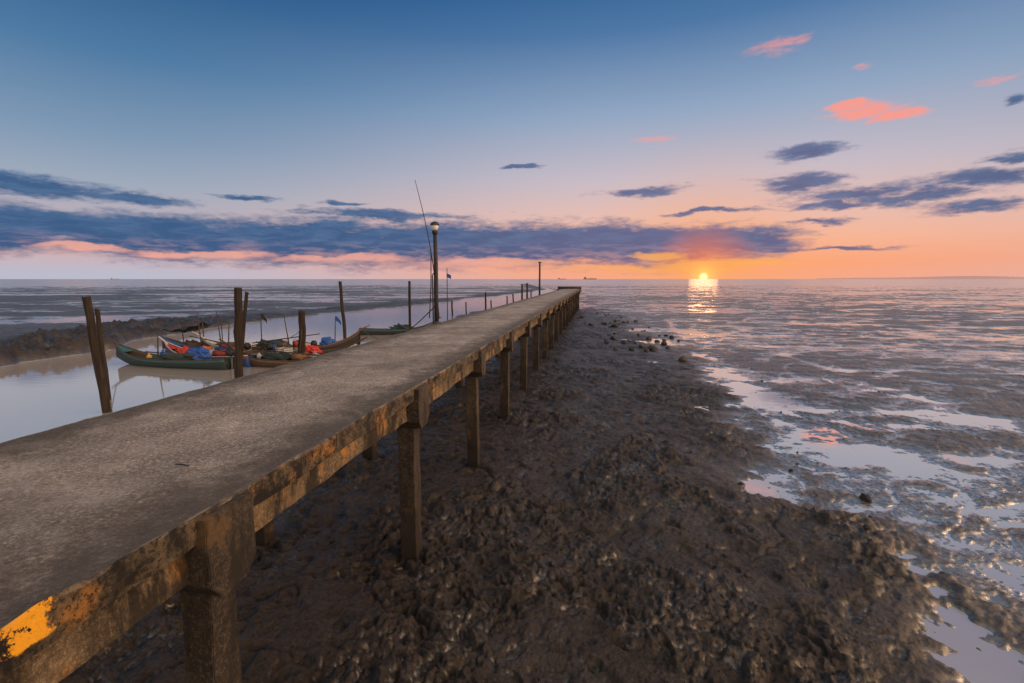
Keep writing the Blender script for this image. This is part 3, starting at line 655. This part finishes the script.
for i in range(121):
    az = R(32+i*.32); s = i/120; hh_ = 20+95*math.sin(math.pi*s)*(0.5+.35*math.sin(s*9)+.25*math.sin(s*23+1))
    a = bm.verts.new((D*math.sin(az), D*math.cos(az), -5)); c = bm.verts.new((D*1.03*math.sin(az), D*1.03*math.cos(az), max(10, hh_))); e = bm.verts.new((D*1.1*math.sin(az), D*1.1*math.cos(az), -5))
    if prev: bm.faces.new((prev[0], a, c, prev[1])); bm.faces.new((prev[1], c, e, prev[2]))
    prev = (a, c, e)
hl = mobj('hills', bm, hm); hl['kind'] = 'structure'

# ------------------------------------------------------------------ sky
wd = bpy.data.worlds.new('World'); scene.world = wd; wd.use_nodes = True; t = NT(wd.node_tree)
bg = wd.node_tree.nodes['Background']
gen = t.new('ShaderNodeTexCoord').outputs['Generated']; sep = t.new('ShaderNodeSeparateXYZ'); t.put(sep.inputs[0], gen); dx, dy, dz = sep.outputs
AZ = t.math('MULTIPLY', t.math('ARCTAN2', dx, dy), 57.2958); EL = t.math('MULTIPLY', t.math('ARCSINE', dz), 57.2958)
saz, sel = azel(703.5, 277.0)
zz = t.math('MAXIMUM', dz, 0)
def st(l): return [(p, s2l(c)) for p, c in l]
ra = t.ramp(zz, st([(0, (184, 188, 204)), (.018, (192, 184, 198)), (.05, (214, 174, 170)), (.09, (188, 175, 185)), (.15, (158, 170, 188)), (.22, (126, 152, 180)), (.33, (78, 122, 163)), (.47, (24, 80, 132)), (.56, (45, 95, 142)), (.75, (150, 165, 180)), (1, (190, 190, 190))]))
rb = t.ramp(zz, st([(0, (246, 168, 136)), (.03, (252, 166, 122)), (.07, (248, 182, 150)), (.12, (232, 190, 178)), (.19, (200, 188, 198)), (.3, (146, 167, 195)), (.42, (80, 120, 166)), (.5, (44, 96, 145)), (.58, (60, 105, 150)), (.75, (150, 165, 180)), (1, (190, 190, 190))]))
da = t.math('ABSOLUTE', t.math('SUBTRACT', AZ, saz))
sky = t.mix(t.rng(da, 8, 62, 1, 0, True), ra, rb)
sv = Vector((math.sin(R(saz))*math.cos(R(sel)), math.cos(R(saz))*math.cos(R(sel)), math.sin(R(sel))))
dn = t.new('ShaderNodeVectorMath', operation='DOT_PRODUCT'); t.put(dn.inputs[0], gen); dn.inputs[1].default_value = sv
ang = t.math('MULTIPLY', t.math('ARCCOSINE', t.math('MINIMUM', dn.outputs['Value'], .9999999)), 57.2958)
cv = t.new('ShaderNodeCombineXYZ'); t.put(cv.inputs[0], AZ); t.put(cv.inputs[1], EL); SK = cv.outputs[0]
wide = t.math('MULTIPLY', t.rng(ang, 0, 17, 1, 0), t.rng(ang, 0, 17, 1, 0))
sky = t.mix(t.math('MULTIPLY', wide, .85), sky, s2l((255, 168, 96)))
n1 = t.noise(t.vmul(SK, (.13, .60, 1)), 1, 9, .60, .3); n2 = t.noise(t.vmul(SK, (.30, 1.6, 1)), 1, 9, .62, .3)
n3 = t.noise(t.vmul(SK, (1.0, 3.0, 1)), 1, 7, .66, .2)
nn = t.math('ADD', t.math('MULTIPLY', t.math('SUBTRACT', n1, .5), 2.2), t.math('ADD', t.math('MULTIPLY', t.math('SUBTRACT', n2, .5), 1.8), t.math('MULTIPLY', t.math('SUBTRACT', n3, .5), 1.2)))
wv_ = t.new('ShaderNodeVectorMath', operation='SUBTRACT'); t.put(wv_.inputs[0], t.noise(t.vmul(SK, (.16, .5, 1)), 1, 6, .6, 0, True)); wv_.inputs[1].default_value = (.5, .5, .5)
SKW = t.new('ShaderNodeVectorMath', operation='ADD'); t.put(SKW.inputs[0], SK); t.put(SKW.inputs[1], t.vmul(wv_.outputs[0], (5, 2.2, 0))); SKW = SKW.outputs[0]
def field(lst, grow=1.0):
    cur = None
    for u, v, ru, rv in lst:
        a, e = azel(u, v); a2, _ = azel(u+ru, v); a3, _ = azel(u-ru, v); _, e2 = azel(u, v-rv); _, e3 = azel(u, v+rv)
        s = t.new('ShaderNodeVectorMath', operation='SUBTRACT'); t.put(s.inputs[0], SKW); s.inputs[1].default_value = (a, e, 0)
        m = t.vmul(s.outputs[0], (2/abs(a2-a3)/grow, 2/abs(e2-e3)/grow, 0)); L = t.new('ShaderNodeVectorMath', operation='LENGTH'); t.put(L.inputs[0], m)
        f = t.math('SUBTRACT', 1.0, L.outputs['Value']); cur = f if cur is None else t.math('MAXIMUM', cur, f)
    return cur
bank = field([(-60, 238, 200, 18), (40, 226, 160, 22), (170, 238, 170, 26), (320, 242, 180, 27), (450, 244, 170, 25), (560, 245, 150, 26), (660, 246, 130, 25), (735, 240, 80, 16)], 1.15)
dark = field([(50, 188, 95, 14), (140, 198, 62, 7), (5, 178, 60, 8),
              (380, 214, 110, 6), (245, 196, 34, 3), (340, 202, 30, 3), (522, 168, 22, 2.5), (640, 191, 50, 5.5),
              (810, 152, 45, 9), (800, 183, 50, 11), (860, 195, 85, 12), (920, 197, 70, 9), (975, 207, 65, 8), (985, 178, 80, 11), (1020, 155, 40, 6), (835, 207, 50, 4.5), (820, 222, 30, 3.5), (1018, 98, 16, 7), (765, 250, 50, 4), (850, 248, 60, 2.5), (700, 212, 60, 3)], 1.15)
dmask = t.rng(t.math('ADD', dark, t.math('MULTIPLY', nn, .60)), .0, .70, 0, .93, True)
dmask = t.math('MULTIPLY', dmask, t.rng(dark, -.7, -.1, 0, 1))
bmask = t.rng(t.math('ADD', bank, t.math('MULTIPLY', nn, .36)), .0, .50, 0, .96, True)
dmask = t.math('MAXIMUM', dmask, t.math('MULTIPLY', bmask, t.rng(bank, -.5, -.05, 0, 1)))
dc = t.mix(t.rng(da, 3, 42, 1, 0, True), s2l((48, 88, 132)), s2l((94, 100, 138)))
dc = t.mix(t.rng(n2, .42, .68, 0, .4), dc, s2l((104, 134, 172)))
dc = t.mix(t.math('MULTIPLY', t.rng(n2, .45, .66, 0, .7), t.rng(EL, 4.2, 2.0, 0, 1)), dc, s2l((222, 152, 138)))
dc = t.mix(t.math('MULTIPLY', t.rng(ang, 1.5, 6, .75, 0), 1.0), dc, s2l((250, 130, 70)))
sky = t.mix(dmask, sky, dc)
pink = field([(866, 112, 38, 9), (895, 117, 30, 6), (850, 106, 20, 6)], 1.3)
wisp = field([(780, 44, 26, 10), (800, 38, 12, 7), (1005, 78, 26, 4), (862, 68, 12, 4), (655, 138, 24, 3)], 1.3)
pm = t.rng(t.math('ADD', pink, t.math('MULTIPLY', nn, .8)), .0, .7, 0, .92, True); pm = t.math('MULTIPLY', pm, t.rng(pink, -.3, .2, 0, 1))
wm = t.rng(t.math('ADD', wisp, t.math('MULTIPLY', nn, 1.3)), .0, 1.3, 0, .55, True); wm = t.math('MULTIPLY', wm, t.rng(wisp, -.3, .3, 0, 1))
sky = t.mix(t.math('MAXIMUM', pm, wm), sky, s2l((250, 156, 142)))
fire = field([(660, 258, 26, 5), (700, 266, 60, 5), (600, 268, 90, 3), (490, 263, 70, 4), (210, 254, 70, 4), (345, 258, 70, 3.5), (740, 264, 50, 4), (90, 250, 50, 3)], 1.4)
fm = t.rng(t.math('ADD', fire, t.math('MULTIPLY', nn, .5)), .0, .7, 0, .8, True); fm = t.math('MULTIPLY', fm, t.rng(fire, -.3, .2, 0, 1))
sky = t.mix(fm, sky, t.mix(t.rng(da, 5, 26, 1, 0), s2l((242, 172, 155)), s2l((255, 174, 92))))
near = t.rng(ang, .1, 3.2, 1, 0); near = t.math('POWER', near, 3.5)
add = t.new('ShaderNodeMix', data_type='RGBA', blend_type='ADD'); add.clamp_result = False
t.put(add.inputs[0], near); t.put(add.inputs[6], sky); add.inputs[7].default_value = (.7, .40, .04, 1)
disc = t.rng(ang, .08, .55, 1, 0, True)
a2 = t.new('ShaderNodeMix', data_type='RGBA', blend_type='ADD'); t.put(a2.inputs[0], disc); t.put(a2.inputs[6], add.outputs[2]); a2.inputs[7].default_value = (1.4, 1.0, .5, 1)
back = t.rng(dy, -.05, -.6, 0, 1, True)
fin = t.mix(back, a2.outputs[2], (.82, .70, .63, 1))  # brighter sky added behind the camera to lift the overall lighting
fill_dir = Vector((.93, -.22, .32)).normalized(); d2n = t.new('ShaderNodeVectorMath', operation='DOT_PRODUCT'); t.put(d2n.inputs[0], gen); d2n.inputs[1].default_value = fill_dir
fin = t.mix(t.rng(d2n.outputs['Value'], .70, .97, 0, 1, True), fin, (4.4, 2.95, 1.9, 1))  # warm fill light added to the unseen sky at right, for right-facing sides
t.put(bg.inputs[0], fin); bg.inputs[1].default_value = 1.0
sl = bpy.data.lights.new('sun', 'SUN'); sl.energy = .012; sl.angle = R(3); sl.color = (1, .52, .24)
so = bpy.data.objects.new('sun', sl); C.objects.link(so)
sdir = Vector((math.sin(R(saz))*math.cos(R(2.2)), math.cos(R(saz))*math.cos(R(2.2)), math.sin(R(2.2))))
so.rotation_euler = sdir.to_track_quat('Z', 'Y').to_euler(); so.location = sdir*50
